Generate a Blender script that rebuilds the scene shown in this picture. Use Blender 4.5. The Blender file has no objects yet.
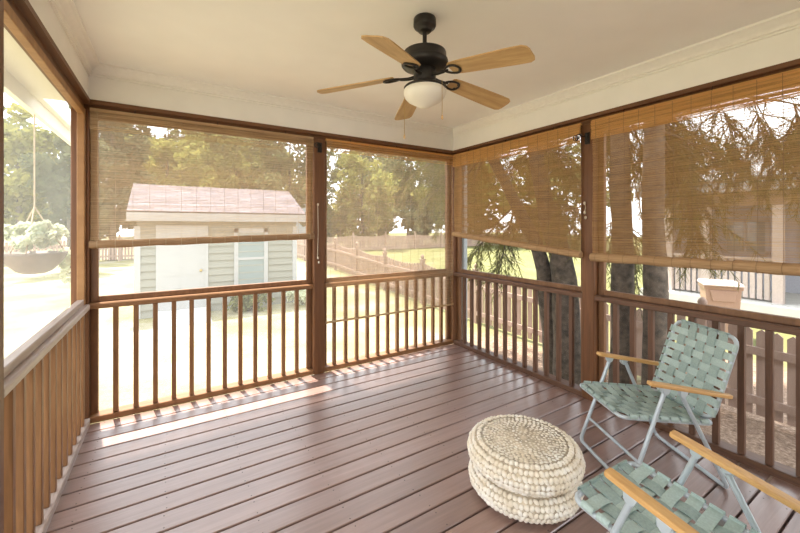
import bpy, math, random
from mathutils import Vector, Matrix, Quaternion, noise
random.seed(7)
R = random.Random(11)
scene = bpy.context.scene
COL = scene.collection
PI = math.pi

# ------------------------------------------------------------------ camera numbers
F, CX, HZ, EYE = 367.0, 400.0, 226.3, 1.5
YAW = math.radians(32.1)
SN, CS = math.sin(YAW), math.cos(YAW)

def at(u, v, d):
    X = (u - CX) / F
    return Vector(((SN + CS * X) * d, (CS - SN * X) * d, EYE - (v - HZ) / F * d))

# ------------------------------------------------------------------ mesh builder
class MB:
    def __init__(s): s.v = []; s.f = []; s.sm = []
    def add(s, vs, fs, smooth=False):
        b = len(s.v); s.v.extend([tuple(p) for p in vs])
        for f in fs: s.f.append(tuple(b + i for i in f)); s.sm.append(smooth)
    def box(s, x0, x1, y0, y1, z0, z1, ch=0.0):
        if x0 > x1: x0, x1 = x1, x0
        if y0 > y1: y0, y1 = y1, y0
        if z0 > z1: z0, z1 = z1, z0
        c = min(ch, (x1-x0)*.45, (y1-y0)*.45, (z1-z0)*.45)
        if c <= 0:
            vs = [(x, y, z) for x in (x0, x1) for y in (y0, y1) for z in (z0, z1)]
            s.add(vs, [(0,1,3,2),(4,6,7,5),(0,4,5,1),(2,3,7,6),(0,2,6,4),(1,5,7,3)]); return
        vs = []; idx = {}
        for ix, (x, dx) in enumerate(((x0, c), (x1, -c))):
            for iy, (y, dy) in enumerate(((y0, c), (y1, -c))):
                for iz, (z, dz) in enumerate(((z0, c), (z1, -c))):
                    idx[ix,iy,iz,0] = len(vs); vs.append((x, y+dy, z+dz))
                    idx[ix,iy,iz,1] = len(vs); vs.append((x+dx, y, z+dz))
                    idx[ix,iy,iz,2] = len(vs); vs.append((x+dx, y+dy, z))
        fs = []
        o = lambda a, q: fs.append(q if a else q[::-1])
        for i in (0, 1):
            o(i, (idx[i,0,0,0], idx[i,1,0,0], idx[i,1,1,0], idx[i,0,1,0]))
            o(1-i, (idx[0,i,0,1], idx[1,i,0,1], idx[1,i,1,1], idx[0,i,1,1]))
            o(i, (idx[0,0,i,2], idx[1,0,i,2], idx[1,1,i,2], idx[0,1,i,2]))
        for a in (0, 1):
            for b in (0, 1):
                k = a ^ b
                o(k, (idx[0,a,b,1], idx[1,a,b,1], idx[1,a,b,2], idx[0,a,b,2]))
                o(1-k, (idx[a,0,b,0], idx[a,1,b,0], idx[a,1,b,2], idx[a,0,b,2]))
                o(k, (idx[a,b,0,0], idx[a,b,1,0], idx[a,b,1,1], idx[a,b,0,1]))
        for a in (0,1):
            for b in (0,1):
                for d in (0,1):
                    o((a+b+d) % 2, (idx[a,b,d,0], idx[a,b,d,1], idx[a,b,d,2]))
        s.add(vs, fs)
    def bar(s, p, q, w, h, up=(0,0,1)):
        p, q = Vector(p), Vector(q); t = (q - p).normalized(); up = Vector(up)
        a = t.cross(up)
        if a.length < 1e-4: a = t.cross(Vector((1,0,0)))
        a.normalize(); b = a.cross(t)
        vs = [c + a*sx*w/2 + b*sz*h/2 for c in (p, q) for sx, sz in ((-1,-1),(1,-1),(1,1),(-1,1))]
        s.add(vs, [(0,3,2,1),(4,5,6,7),(0,1,5,4),(1,2,6,5),(2,3,7,6),(3,0,4,7)])
    def tube(s, pts, r, n=10, closed=False, caps=True):
        pts = [Vector(p) for p in pts]; m = len(pts)
        rr = r if isinstance(r, (list, tuple)) else [r]*m
        tan = []
        for i in range(m):
            a = pts[i-1] if (i or closed) else pts[i]
            b = pts[(i+1) % m] if (i < m-1 or closed) else pts[i]
            t = (b - a); tan.append(t.normalized() if t.length > 1e-9 else Vector((0,0,1)))
        t0 = tan[0]; ref = Vector((0,0,1)) if abs(t0.z) < .9 else Vector((1,0,0))
        na = (ref - t0*ref.dot(t0)).normalized(); vs = []
        for i in range(m):
            if i: 
                na = (na - tan[i]*na.dot(tan[i]))
                na = na.normalized() if na.length > 1e-6 else tan[i].orthogonal().normalized()
            nb = tan[i].cross(na)
            for k in range(n):
                a = 2*PI*k/n; vs.append(pts[i] + (na*math.cos(a) + nb*math.sin(a))*rr[i])
        fs = []
        for i in range(m if closed else m-1):
            j = (i+1) % m
            for k in range(n):
                l = (k+1) % n; fs.append((i*n+k, i*n+l, j*n+l, j*n+k))
        s.add(vs, fs, True)
        if caps and not closed:
            s.add([vs[k] for k in range(n)][::-1], [tuple(range(n))]); s.add([vs[(m-1)*n+k] for k in range(n)], [tuple(range(n))])
    def lathe(s, prof, c=(0,0,0), n=32, smooth=True):
        vs = []; m = len(prof)
        for k in range(n):
            a = 2*PI*k/n
            for r, z in prof: vs.append((c[0]+r*math.cos(a), c[1]+r*math.sin(a), c[2]+z))
        fs = [(k*m+i, ((k+1)%n)*m+i, ((k+1)%n)*m+i+1, k*m+i+1) for k in range(n) for i in range(m-1)]
        s.add(vs, fs, smooth)
    def prism(s, poly, a0, a1, f):
        """poly: 2d points, f(p2, a) -> 3d"""
        n = len(poly)
        vs = [f(p, a0) for p in poly] + [f(p, a1) for p in poly]
        s.add(vs, [tuple(range(n))[::-1], tuple(range(n, 2*n))] + [(i, (i+1)%n, n+(i+1)%n, n+i) for i in range(n)])
    def ribbon(s, pts, sides, w, smooth=True):
        vs = []
        for p, d in zip(pts, sides):
            vs += [Vector(p) - Vector(d)*w/2, Vector(p) + Vector(d)*w/2]
        s.add(vs, [(2*i, 2*i+1, 2*i+3, 2*i+2) for i in range(len(pts)-1)], smooth)
    def quad(s, c, a, b): s.add([c-a-b, c+a-b, c+a+b, c-a+b], [(0,1,2,3)])
    def blob(s, M, seg=8, rings=5):
        vs = [M @ Vector((0,0,1))]
        for i in range(1, rings):
            th = PI*i/rings
            for k in range(seg):
                ph = 2*PI*k/seg; vs.append(M @ Vector((math.sin(th)*math.cos(ph), math.sin(th)*math.sin(ph), math.cos(th))))
        vs.append(M @ Vector((0,0,-1))); fs = []
        for k in range(seg): fs.append((0, 1+k, 1+(k+1)%seg))
        for i in range(rings-2):
            for k in range(seg):
                a = 1+i*seg; fs.append((a+k, a+seg+k, a+seg+(k+1)%seg, a+(k+1)%seg))
        a = 1+(rings-2)*seg; L = len(vs)-1
        for k in range(seg): fs.append((a+k, L, a+(k+1)%seg))
        s.add(vs, fs, True)
    def build(s, name, m, parent=None, solid=0.0, bevel=0.0, extra=None):
        k0 = len(s.f)
        if extra: s.add(extra[0].v, extra[0].f)
        me = bpy.data.meshes.new(name); me.from_pydata(s.v, [], s.f); me.update()
        me.polygons.foreach_set('use_smooth', s.sm); me.materials.append(m)
        if extra:
            me.materials.append(extra[1])
            for f_ in me.polygons[k0:]: f_.material_index = 1
        o = bpy.data.objects.new(name, me); COL.objects.link(o)
        if parent: o.parent = parent
        if solid:
            md = o.modifiers.new('Solidify', 'SOLIDIFY'); md.thickness = solid; md.offset = 0
        if bevel:
            md = o.modifiers.new('Bevel', 'BEVEL'); md.width = bevel; md.segments = 2
        return o

def tag(o, label, cat, group=None, kind=None):
    o['label'] = label; o['category'] = cat
    if group: o['group'] = group
    if kind: o['kind'] = kind
    return o
def thing(name, label, cat, loc=(0,0,0), rz=0, group=None, kind=None):
    o = bpy.data.objects.new(name, None); COL.objects.link(o)
    o.location = loc; o.rotation_euler = (0,0,rz); o.empty_display_size = .1
    return tag(o, label, cat, group, kind)
def dup_part(o, parent, loc=None):
    c = o.copy(); COL.objects.link(c); c.parent = parent
    if loc is not None: c.location = loc
    return c
def dup(root, loc, rz, label):
    r = root.copy(); COL.objects.link(r); r.location = loc; r.rotation_euler = (0,0,rz); r['label'] = label
    for ch in list(root.children):
        c = ch.copy(); COL.objects.link(c); c.parent = r
        for g in list(ch.children):
            d = g.copy(); COL.objects.link(d); d.parent = c
    return r

# ------------------------------------------------------------------ materials
def mat(name):
    m = bpy.data.materials.new(name); m.use_nodes = True
    nt = m.node_tree; nt.nodes.clear()
    out = nt.nodes.new('ShaderNodeOutputMaterial')
    return m, nt, out
def N(nt, t, **kw):
    n = nt.nodes.new(t)
    for k, v in kw.items():
        if hasattr(n, k): setattr(n, k, v)
        else: n.inputs[k].default_value = v
    return n
def L(nt, a, b): nt.links.new(a, b)
def c4(c): return (c[0], c[1], c[2], 1)
def ramp(nt, fac, stops):
    r = nt.nodes.new('ShaderNodeValToRGB'); L(nt, fac, r.inputs[0])
    el = r.color_ramp.elements
    while len(el) < len(stops): el.new(.5)
    for e, (p, c) in zip(el, stops): e.position = p; e.color = c4(c)
    return r.outputs[0]
def coords(nt, scale=(1,1,1), rnd=False):
    tc = N(nt, 'ShaderNodeTexCoord'); mp = N(nt, 'ShaderNodeMapping'); mp.inputs['Scale'].default_value = scale
    L(nt, tc.outputs['Object'], mp.inputs['Vector'])
    if rnd:
        oi = N(nt, 'ShaderNodeObjectInfo'); ml = N(nt, 'ShaderNodeMath', operation='MULTIPLY'); ml.inputs[1].default_value = 37.0
        L(nt, oi.outputs['Random'], ml.inputs[0]); L(nt, ml.outputs[0], mp.inputs['Location'])
    return mp.outputs[0]
def simple(name, col, rough=.5, metal=0, var=.06, scale=30, spec=.5):
    m, nt, out = mat(name); b = N(nt, 'ShaderNodeBsdfPrincipled')
    b.inputs['Roughness'].default_value = rough; b.inputs['Metallic'].default_value = metal
    b.inputs['Specular IOR Level'].default_value = spec
    n = N(nt, 'ShaderNodeTexNoise', Scale=scale); L(nt, coords(nt), n.inputs['Vector'])
    lo = tuple(max(0, x*(1-var)) for x in col); hi = tuple(min(1, x*(1+var)) for x in col)
    L(nt, ramp(nt, n.outputs['Fac'], [(.3, lo), (.7, hi)]), b.inputs['Base Color']); L(nt, b.outputs[0], out.inputs[0])
    return m
def wood(name, c0, c1, scale, rough=.5, spec=.4, bump=.15, boards=None, wave=True):
    m, nt, out = mat(name); b = N(nt, 'ShaderNodeBsdfPrincipled')
    b.inputs['Roughness'].default_value = rough; b.inputs['Specular IOR Level'].default_value = spec
    if boards: b.inputs['Coat Weight'].default_value = .45; b.inputs['Coat Roughness'].default_value = .32
    v = coords(nt, scale, rnd=boards is None)
    n1 = N(nt, 'ShaderNodeTexNoise', Scale=1.0, Detail=5.0, Roughness=.6); L(nt, v, n1.inputs['Vector'])
    n1.inputs['Distortion'].default_value = .6
    col = ramp(nt, n1.outputs['Fac'], [(.28, c1), (.5, tuple((a+b2)/2 for a, b2 in zip(c0, c1))), (.7, c0)])
    if boards:
        ax, pitch, off = boards
        tc = N(nt, 'ShaderNodeTexCoord'); sp = N(nt, 'ShaderNodeSeparateXYZ'); L(nt, tc.outputs['Object'], sp.inputs[0])
        a = N(nt, 'ShaderNodeMath', operation='SUBTRACT'); L(nt, sp.outputs[ax], a.inputs[0]); a.inputs[1].default_value = off
        d = N(nt, 'ShaderNodeMath', operation='DIVIDE'); L(nt, a.outputs[0], d.inputs[0]); d.inputs[1].default_value = pitch
        fl = N(nt, 'ShaderNodeMath', operation='FLOOR'); L(nt, d.outputs[0], fl.inputs[0])
        wn = N(nt, 'ShaderNodeTexWhiteNoise', noise_dimensions='1D'); L(nt, fl.outputs[0], wn.inputs['W'])
        mr = N(nt, 'ShaderNodeMapRange'); L(nt, wn.outputs['Value'], mr.inputs[0]); mr.inputs[3].default_value = .86; mr.inputs[4].default_value = 1.14
        hs = N(nt, 'ShaderNodeHueSaturation'); L(nt, mr.outputs[0], hs.inputs['Value']); L(nt, col, hs.inputs['Color']); col = hs.outputs[0]
    L(nt, col, b.inputs['Base Color'])
    if bump:
        bp = N(nt, 'ShaderNodeBump', Strength=bump, Distance=.004); L(nt, n1.outputs['Fac'], bp.inputs['Height']); L(nt, bp.outputs[0], b.inputs['Normal'])
    L(nt, b.outputs[0], out.inputs[0]); return m
def thin(name, c0, c1, trans=.4, scale=(1,1,1), nscale=6, rough=.7, tcol=None):
    """diffuse + translucent sheet (bamboo, leaves, cloth)"""
    m, nt, out = mat(name)
    n = N(nt, 'ShaderNodeTexNoise', Scale=nscale, Detail=3.0); L(nt, coords(nt, scale), n.inputs['Vector'])
    col = ramp(nt, n.outputs['Fac'], [(.3, c1), (.7, c0)])
    d = N(nt, 'ShaderNodeBsdfDiffuse'); L(nt, col, d.inputs[0])
    t = N(nt, 'ShaderNodeBsdfTranslucent')
    if tcol: t.inputs[0].default_value = c4(tcol)
    else: L(nt, col, t.inputs[0])
    mx = N(nt, 'ShaderNodeMixShader'); mx.inputs[0].default_value = trans
    L(nt, d.outputs[0], mx.inputs[1]); L(nt, t.outputs[0], mx.inputs[2]); L(nt, mx.outputs[0], out.inputs[0])
    return m
def screen_mat(name, op, col=(.80,.80,.76), tr=.6):
    m, nt, out = mat(name)
    n = N(nt, 'ShaderNodeTexNoise', Scale=2.2, Detail=2.0); L(nt, coords(nt), n.inputs['Vector'])
    mr = N(nt, 'ShaderNodeMapRange'); L(nt, n.outputs['Fac'], mr.inputs[0]); mr.inputs[1].default_value=.3; mr.inputs[2].default_value=.7
    mr.inputs[3].default_value = op*.85; mr.inputs[4].default_value = op*1.15
    d = N(nt, 'ShaderNodeBsdfDiffuse'); d.inputs[0].default_value = c4(col)
    t = N(nt, 'ShaderNodeBsdfTranslucent'); t.inputs[0].default_value = c4(col)
    mx = N(nt, 'ShaderNodeMixShader'); mx.inputs[0].default_value = tr; L(nt, d.outputs[0], mx.inputs[1]); L(nt, t.outputs[0], mx.inputs[2])
    tp = N(nt, 'ShaderNodeBsdfTransparent'); m2 = N(nt, 'ShaderNodeMixShader'); L(nt, mr.outputs[0], m2.inputs[0])
    L(nt, tp.outputs[0], m2.inputs[1]); L(nt, mx.outputs[0], m2.inputs[2]); L(nt, m2.outputs[0], out.inputs[0])
    return m

M = {}
rail0, rail1 = (.27,.133,.056), (.165,.075,.03)
M['rail_x'] = wood('rail_wood_x', rail0, rail1, (3,40,40))
M['rail_y'] = wood('rail_wood_y', rail0, rail1, (40,3,40))
M['rail_z'] = wood('rail_wood_z', rail0, rail1, (45,45,3))
M['rail_grey'] = wood('rail_wood_skylit', (.42,.33,.29), (.27,.19,.155), (40,3,40), rough=.42)  # sky light on the rail, put into the wood colour
M['post'] = wood('post_wood', (.18,.074,.027), (.10,.04,.014), (30,30,2.2))
M['beam_x'] = wood('beam_wood_x', (.18,.078,.032), (.10,.042,.018), (2,30,30))
M['beam_y'] = wood('beam_wood_y', (.18,.078,.032), (.10,.042,.018), (30,2,30))
M['frame'] = wood('frame_wood', (.22,.108,.048), (.135,.062,.028), (30,30,3))
M['frame_lit'] = wood('frame_wood_lit', (.38,.20,.08), (.26,.125,.045), (18,3,6))  # warm bounce light on the left frames, mixed into the wood colour
M['deck'] = wood('deck_wood', (.30,.185,.15), (.20,.115,.092), (2.2,38,38), rough=.34, spec=1.0, bump=.25, boards=('Y', .1465, 3.168))
M['paint'] = simple('cream_wall_paint', (.83,.815,.78), .7, var=.02, scale=6)
M['ceil'] = simple('ceiling_paint', (.88,.875,.87), .75, var=.015, scale=4)
M['trimw'] = simple('white_trim_paint', (.84,.82,.78), .45, var=.02)
M['white'] = simple('white_paint_outdoors', (.33,.33,.33), .6, var=.03)
M['black'] = simple('dark_bronze_metal', (.022,.018,.016), .38, metal=.3, var=.2)
M['iron'] = simple('black_iron', (.03,.026,.022), .5, metal=.5, var=.2)
M['brass'] = simple('brass', (.5,.34,.12), .35, metal=.9)
M['oak'] = wood('oak_blade', (.60,.40,.19), (.40,.235,.095), (4,26,26), rough=.45, bump=0)
M['armw'] = wood('oak_armrest', (.66,.40,.16), (.50,.27,.09), (5,40,40), rough=.4, bump=0)
M['tube'] = simple('pale_grey_painted_metal', (.47,.53,.57), .35, metal=.25, var=.03)
M['screen'] = screen_mat('insect_screen', .13, (.6,.59,.54))
M['screen_l'] = screen_mat('insect_screen_side', .32, (.52,.51,.47))
M['screen_r'] = screen_mat('insect_screen_clear', .05, (.3,.29,.27))
M['bamboo'] = thin('bamboo_slats', (.58,.37,.175), (.43,.26,.115), .45, (2,2,60), 4)
M['bamboo_sheer'] = thin('bamboo_slats_pale', (.68,.52,.34), (.54,.39,.23), .45, (2,2,60), 4)
M['valance'] = thin('bamboo_valance', (.80,.49,.20), (.64,.37,.13), .42, (2,2,60), 4)
M['thread'] = simple('brown_thread', (.26,.16,.08), .8)
M['thread_backlit'] = simple('backlit_thread', (.42,.32,.2), .8)  # lighter copy of the thread, backlighting mixed into its colour
M['cord'] = simple('pale_cord', (.62,.54,.42), .8)
M['rope'] = simple('tan_rope', (.5,.38,.25), .9, var=.2)
M['web0'] = simple('sage_webbing', (.275,.355,.33), .65, var=.10, scale=120)
M['web1'] = simple('sage_webbing_sheen', (.37,.465,.435), .6, var=.10, scale=120)  # cross straps: sheen painted as a lighter tone
M['straw'] = wood('seagrass_braid', (.88,.845,.78), (.70,.59,.43), (9,9,9), rough=.85, spec=.2, bump=0)
M['strawd'] = simple('seagrass_core', (.50,.42,.31), .9, var=.3)
M['pot'] = simple('brown_planter', (.15,.095,.07), .6, var=.15)

def foliage_mat(name, a, b, trans=.45, ns=1.2):
    m, nt, out = mat(name)
    n = N(nt, 'ShaderNodeTexNoise', Scale=ns, Detail=4.0); L(nt, coords(nt), n.inputs['Vector'])
    col = ramp(nt, n.outputs['Fac'], [(.32, b), (.68, a)])
    d = N(nt, 'ShaderNodeBsdfDiffuse'); L(nt, col, d.inputs[0]); t = N(nt, 'ShaderNodeBsdfTranslucent'); L(nt, col, t.inputs[0])
    mx = N(nt, 'ShaderNodeMixShader'); mx.inputs[0].default_value = trans
    L(nt, d.outputs[0], mx.inputs[1]); L(nt, t.outputs[0], mx.inputs[2]); L(nt, mx.outputs[0], out.inputs[0]); return m
M['leaf_y'] = foliage_mat('yellow_green_leaves', (.36,.33,.09), (.18,.185,.06))
M['leaf_m'] = foliage_mat('mid_green_leaves', (.24,.24,.095), (.12,.13,.055))
M['leaf_d'] = foliage_mat('dark_green_leaves', (.135,.14,.07), (.07,.08,.04))
M['leaf_pale'] = foliage_mat('pale_leaves', (.72,.72,.55), (.46,.50,.33), .5, 14)
M['needle'] = foliage_mat('pine_needles', (.20,.19,.06), (.10,.10,.04), .35, 3)
M['bark'] = simple('grey_bark', (.10,.078,.056), .9, var=.5, scale=14)
M['fence'] = wood('fence_boards', (.36,.26,.205), (.27,.18,.135), (10,10,2), rough=.8, bump=0)
M['siding'] = simple('shed_siding', (.22,.215,.18), .7, var=.03)
M['bin'] = simple('brown_bin_plastic', (.34,.21,.15), .5, var=.05)
M['binlid'] = simple('brown_bin_lid_plastic', (.42,.32,.27), .45, var=.05)
M['hpost'] = simple('tan_porch_paint', (.46,.37,.32), .7, var=.06)
M['hbeam'] = simple('brown_porch_beam', (.27,.185,.135), .7)
M['hwall'] = simple('grey_house_wall', (.36,.36,.39), .8, var=.06)
M['concrete'] = simple('pale_concrete', (.52,.49,.44), .85, var=.08, scale=3)
M['dark'] = simple('deck_gap_shade', (.035,.026,.02), .9)
def glassy(name, col):
    m, nt, out = mat(name); b = N(nt, 'ShaderNodeBsdfPrincipled'); b.inputs['Base Color'].default_value = c4(col)
    b.inputs['Roughness'].default_value = .08; L(nt, b.outputs[0], out.inputs[0]); return m
M['glass'] = glassy('window_glass', (.21,.25,.25))
M['screwm'] = simple('screw_head_steel', (.12,.09,.075), .4, metal=.6)

def shingle_mat():
    m, nt, out = mat('roof_shingles'); b = N(nt, 'ShaderNodeBsdfPrincipled'); b.inputs['Roughness'].default_value = .9
    tc = N(nt, 'ShaderNodeTexCoord'); mp = N(nt, 'ShaderNodeMapping'); L(nt, tc.outputs['Object'], mp.inputs[0])
    br = N(nt, 'ShaderNodeTexBrick'); br.inputs['Scale'].default_value = 1.0; br.inputs['Brick Width'].default_value = .3
    br.inputs['Row Height'].default_value = .12; br.inputs['Mortar Size'].default_value = .012
    br.inputs['Color1'].default_value = c4((.16,.132,.142)); br.inputs['Color2'].default_value = c4((.085,.066,.074)); br.inputs['Mortar'].default_value = c4((.05,.04,.044))
    L(nt, mp.outputs[0], br.inputs['Vector']); L(nt, br.outputs['Color'], b.inputs['Base Color']); L(nt, b.outputs[0], out.inputs[0]); return m
M['shingle'] = shingle_mat()

def ground_mat():
    m, nt, out = mat('lawn_and_pine_straw'); b = N(nt, 'ShaderNodeBsdfPrincipled'); b.inputs['Roughness'].default_value = .95
    b.inputs['Specular IOR Level'].default_value = .1
    tc = N(nt, 'ShaderNodeTexCoord'); sp = N(nt, 'ShaderNodeSeparateXYZ'); L(nt, tc.outputs['Object'], sp.inputs[0])
    n = N(nt, 'ShaderNodeTexNoise', Scale=.7, Detail=6.0, Roughness=.65); L(nt, tc.outputs['Object'], n.inputs['Vector'])
    n2 = N(nt, 'ShaderNodeTexNoise', Scale=22, Detail=5.0, Roughness=.75); L(nt, tc.outputs['Object'], n2.inputs['Vector'])
    dry = ramp(nt, n.outputs['Fac'], [(.38, (.39,.35,.275)), (.52, (.32,.28,.15)), (.66, (.25,.23,.10))])
    green = ramp(nt, n.outputs['Fac'], [(.3, (.16,.165,.06)), (.6, (.20,.19,.085)), (.75, (.24,.205,.15))])
    straw = ramp(nt, n2.outputs['Fac'], [(.3, (.10,.065,.045)), (.5, (.24,.16,.11)), (.7, (.42,.31,.23))])
    fine = ramp(nt, n2.outputs['Fac'], [(.3, (.72,.70,.62)), (.7, (1,1,1))])
    def step(sock, a, w):
        mr = N(nt, 'ShaderNodeMapRange'); mr.interpolation_type = 'SMOOTHSTEP'; L(nt, sock, mr.inputs[0]); mr.inputs[1].default_value = a-w; mr.inputs[2].default_value = a+w
        return mr.outputs[0]
    def mul(a, b_):
        q = N(nt, 'ShaderNodeMath', operation='MULTIPLY'); L(nt, a, q.inputs[0]); L(nt, b_, q.inputs[1]); return q.outputs[0]
    def inv(a):
        q = N(nt, 'ShaderNodeMath', operation='SUBTRACT'); q.inputs[0].default_value = 1; L(nt, a, q.inputs[1]); return q.outputs[0]
    def mix(f, a, b_, bt='MIX'):
        q = N(nt, 'ShaderNodeMixRGB', blend_type=bt); 
        if isinstance(f, float): q.inputs[0].default_value = f
        else: L(nt, f, q.inputs[0])
        L(nt, a, q.inputs[1]); L(nt, b_, q.inputs[2]); return q.outputs[0]
    # wobble the borders of the beds with noise
    ad = N(nt, 'ShaderNodeMath', operation='MULTIPLY_ADD'); L(nt, n.outputs['Fac'], ad.inputs[0]); ad.inputs[1].default_value = 1.2; L(nt, sp.outputs['X'], ad.inputs[2])
    ay = N(nt, 'ShaderNodeMath', operation='MULTIPLY_ADD'); L(nt, n.outputs['Fac'], ay.inputs[0]); ay.inputs[1].default_value = 2.0; L(nt, sp.outputs['Y'], ay.inputs[2])
    c = mix(step(ad.outputs[0], 5.9, .6), dry, green)
    c = mix(1.0, c, fine, 'MULTIPLY')
    bed = mul(mul(step(ad.outputs[0], 3.4, .25), inv(step(ad.outputs[0], 6.1, .2))), inv(step(ay.outputs[0], 6.2, .6)))
    c = mix(bed, c, straw)
    c = mix(mul(mul(step(ad.outputs[0], 5.6, .2), inv(step(ad.outputs[0], 8.4, .4))), inv(step(ay.outputs[0], 3.6, .5))), c, straw)  # straw tones here stand in for shaded lawn beyond the fence
    L(nt, c, b.inputs['Base Color'])
    bp = N(nt, 'ShaderNodeBump', Strength=.5, Distance=.03); L(nt, n2.outputs['Fac'], bp.inputs['Height']); L(nt, bp.outputs[0], b.inputs['Normal'])
    L(nt, b.outputs[0], out.inputs[0]); return m
M['ground'] = ground_mat()

# ------------------------------------------------------------------ ground
GP = [(-30,-.66),(-3,-.65),(1.8,-.63),(5.7,-.55),(9.6,-.43),(13.5,-.2),(21.5,-.12),(60,.2)]
def gz(y):
    for (a, za), (b, zb) in zip(GP, GP[1:]):
        if y <= b: return za + (zb-za)*(y-a)/(b-a)
    return GP[-1][1]
g = MB(); xs = [-40+2.0*i for i in range(51)]; ys = [-10+1.5*i for i in range(48)]
g.add([(x, y, gz(y)) for y in ys for x in xs], [(j*51+i, j*51+i+1, (j+1)*51+i+1, (j+1)*51+i) for j in range(47) for i in range(50)], True)
tag(g.build('ground', M['ground']), 'dry pale lawn and brown pine straw ground around the porch', 'ground', kind='structure')

# ------------------------------------------------------------------ room shell
XL, XR, YB, YF = -.524, 3.077, 3.62, -1.7
ZB, ZC = 2.465, 2.73
P = .1465
fl = MB(); y = 3.168 + 3*P
while y > YF:
    y0, y1 = max(y - P + .0105, YF), min(y, 3.70)
    c = .004
    if y1 > y0 + .02:
        fl.prism([(y0, -.03), (y1, -.03), (y1, -c), (y1-c, 0), (y0+c, 0), (y0, -c)], XL-.09, XR+.09, lambda p, a: (a, p[0], p[1]))
    y -= P
floor = tag(fl.build('floor', M['deck']), 'reddish brown stained deck board floor of the porch', 'floor', kind='structure')
fr = MB(); fr.box(XL-.09, XR+.09, YF, 3.70, -.26, -.14); fr.build('gap_shade_slab', M['dark'], floor)  # solid dark slab added to keep the board gaps looking shaded
sc = MB(); y = 3.168 + 3*P
while y > YF+P:
    for k in range(10):
        x = -.42 + .4*k + R.uniform(-.01, .01)
        for dy in (-.028, -.118):
            sc.lathe([(0, .0012), (.0038, .0008), (.0042, -.002)], (x, min(y, 3.7)+dy, 0), 6)
    y -= P
so = sc.build('screw_heads', M['screwm'], floor); so['kind'] = 'stuff'

def structure(mb, name, m, label, cat): return tag(mb.build(name, m), label, cat, kind='structure')
b = MB(); b.box(XL-.12, XR+.12, YF-.1, YB+.12, ZC, ZC+.12); structure(b, 'ceiling', M['ceil'], 'smooth cream painted porch ceiling', 'ceiling')
b = MB(); b.box(XL-.1, XR+.1, YB, YB+.1, ZB, ZC); structure(b, 'wall_back', M['paint'], 'cream frieze wall above the back screens', 'wall')
b = MB(); b.box(XL-.1, XL, YF, YB, ZB, ZC); structure(b, 'wall_left', M['paint'], 'cream frieze wall above the left screen', 'wall')
b = MB(); b.box(XR, XR+.1, YF, YB, ZB, ZC); structure(b, 'wall_right', M['paint'], 'cream frieze wall above the right blinds', 'wall')
b = MB(); b.box(XL-.1, XR+.1, YF-.1, YF, -.2, ZC); structure(b, 'wall_front', simple('tan_house_siding', (.34,.29,.24), .7), 'tan house wall behind the viewer', 'wall')
# crown mouldings
CP = [(0, 0), (.078, 0), (.078, -.014), (.062, -.02), (.045, -.034), (.03, -.046), (.022, -.058), (.022, -.068), (.012, -.072), (.012, -.085), (0, -.085)]
for n, lab, x0, x1, f in (
    (1, 'back', XL, XR, lambda p, a: (a, YB-p[0], ZC+p[1])),
    (2, 'left', YF, YB, lambda p, a: (XL+p[0], a, ZC+p[1])),
    (3, 'right', YF, YB, lambda p, a: (XR-p[0], a, ZC+p[1]))):
    b = MB(); b.prism(CP, x0, x1, f)
    structure(b, 'trim_%d' % n, M['trimw'], 'cream crown moulding along the %s edge of the ceiling' % lab, 'moulding')
# header beams with a lip
HP = [(-.012, ZB), (-.012, ZB-.03), (.026, ZB-.034), (.026, 2.385), (.10, 2.385), (.10, ZB)]
for n, lab, mm, a0, a1, f in (
    (4, 'back', 'beam_x', XL-.1, XR+.1, lambda p, a: (a, YB+p[0], p[1])),
    (5, 'left', 'beam_y', YF, YB-.012, lambda p, a: (XL-p[0], a, p[1])),
    (6, 'right', 'beam_y', YF, YB-.012, lambda p, a: (XR+p[0], a, p[1]))):
    b = MB(); b.prism(HP, a0, a1, f)
    structure(b, 'trim_%d' % n, M[mm], 'dark stained wood header beam over the %s screens' % lab, 'beam')
# eave outside the left wall and the right wall
b = MB(); b.box(-.84, XL-.10, YF, 3.72, 2.45, 2.49); b.box(-.85, -.80, 3.72, 5.2, 2.45, 2.49); b.box(-.88, -.84, YF, 5.2, 2.34, 2.56)
structure(b, 'trim_7', M['trimw'], 'pale roof eave seen through the left screen', 'eave')

# posts
def post(x0, x1, y0, y1, label, z1=2.385, z0=0):
    b = MB(); b.box(x0, x1, y0, y1, z0, z1, .004)
    return tag(b.build('porch_post', M['post']), label, 'post', 'porch posts')
post(1.233, 1.346, 3.597, 3.715, 'square dark wood post in the middle of the back screens')
post(XL-.10, XL+.002, 3.607, 3.715, 'dark wood corner post where left and back screens meet')
post(XR-.012, XR+.095, 3.607, 3.715, 'dark wood corner post where back and right blinds meet')
post(XR-.016, XR+.095, 1.772, 1.88, 'square wood post between the two right bamboo blinds')
post(XR-.016, XR+.095, .02, .128, 'wood post at the near end of the right railing')
post(XL-.095, XL+.012, 1.80, 1.903, 'wood post at the near edge of the left screen')

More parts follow.
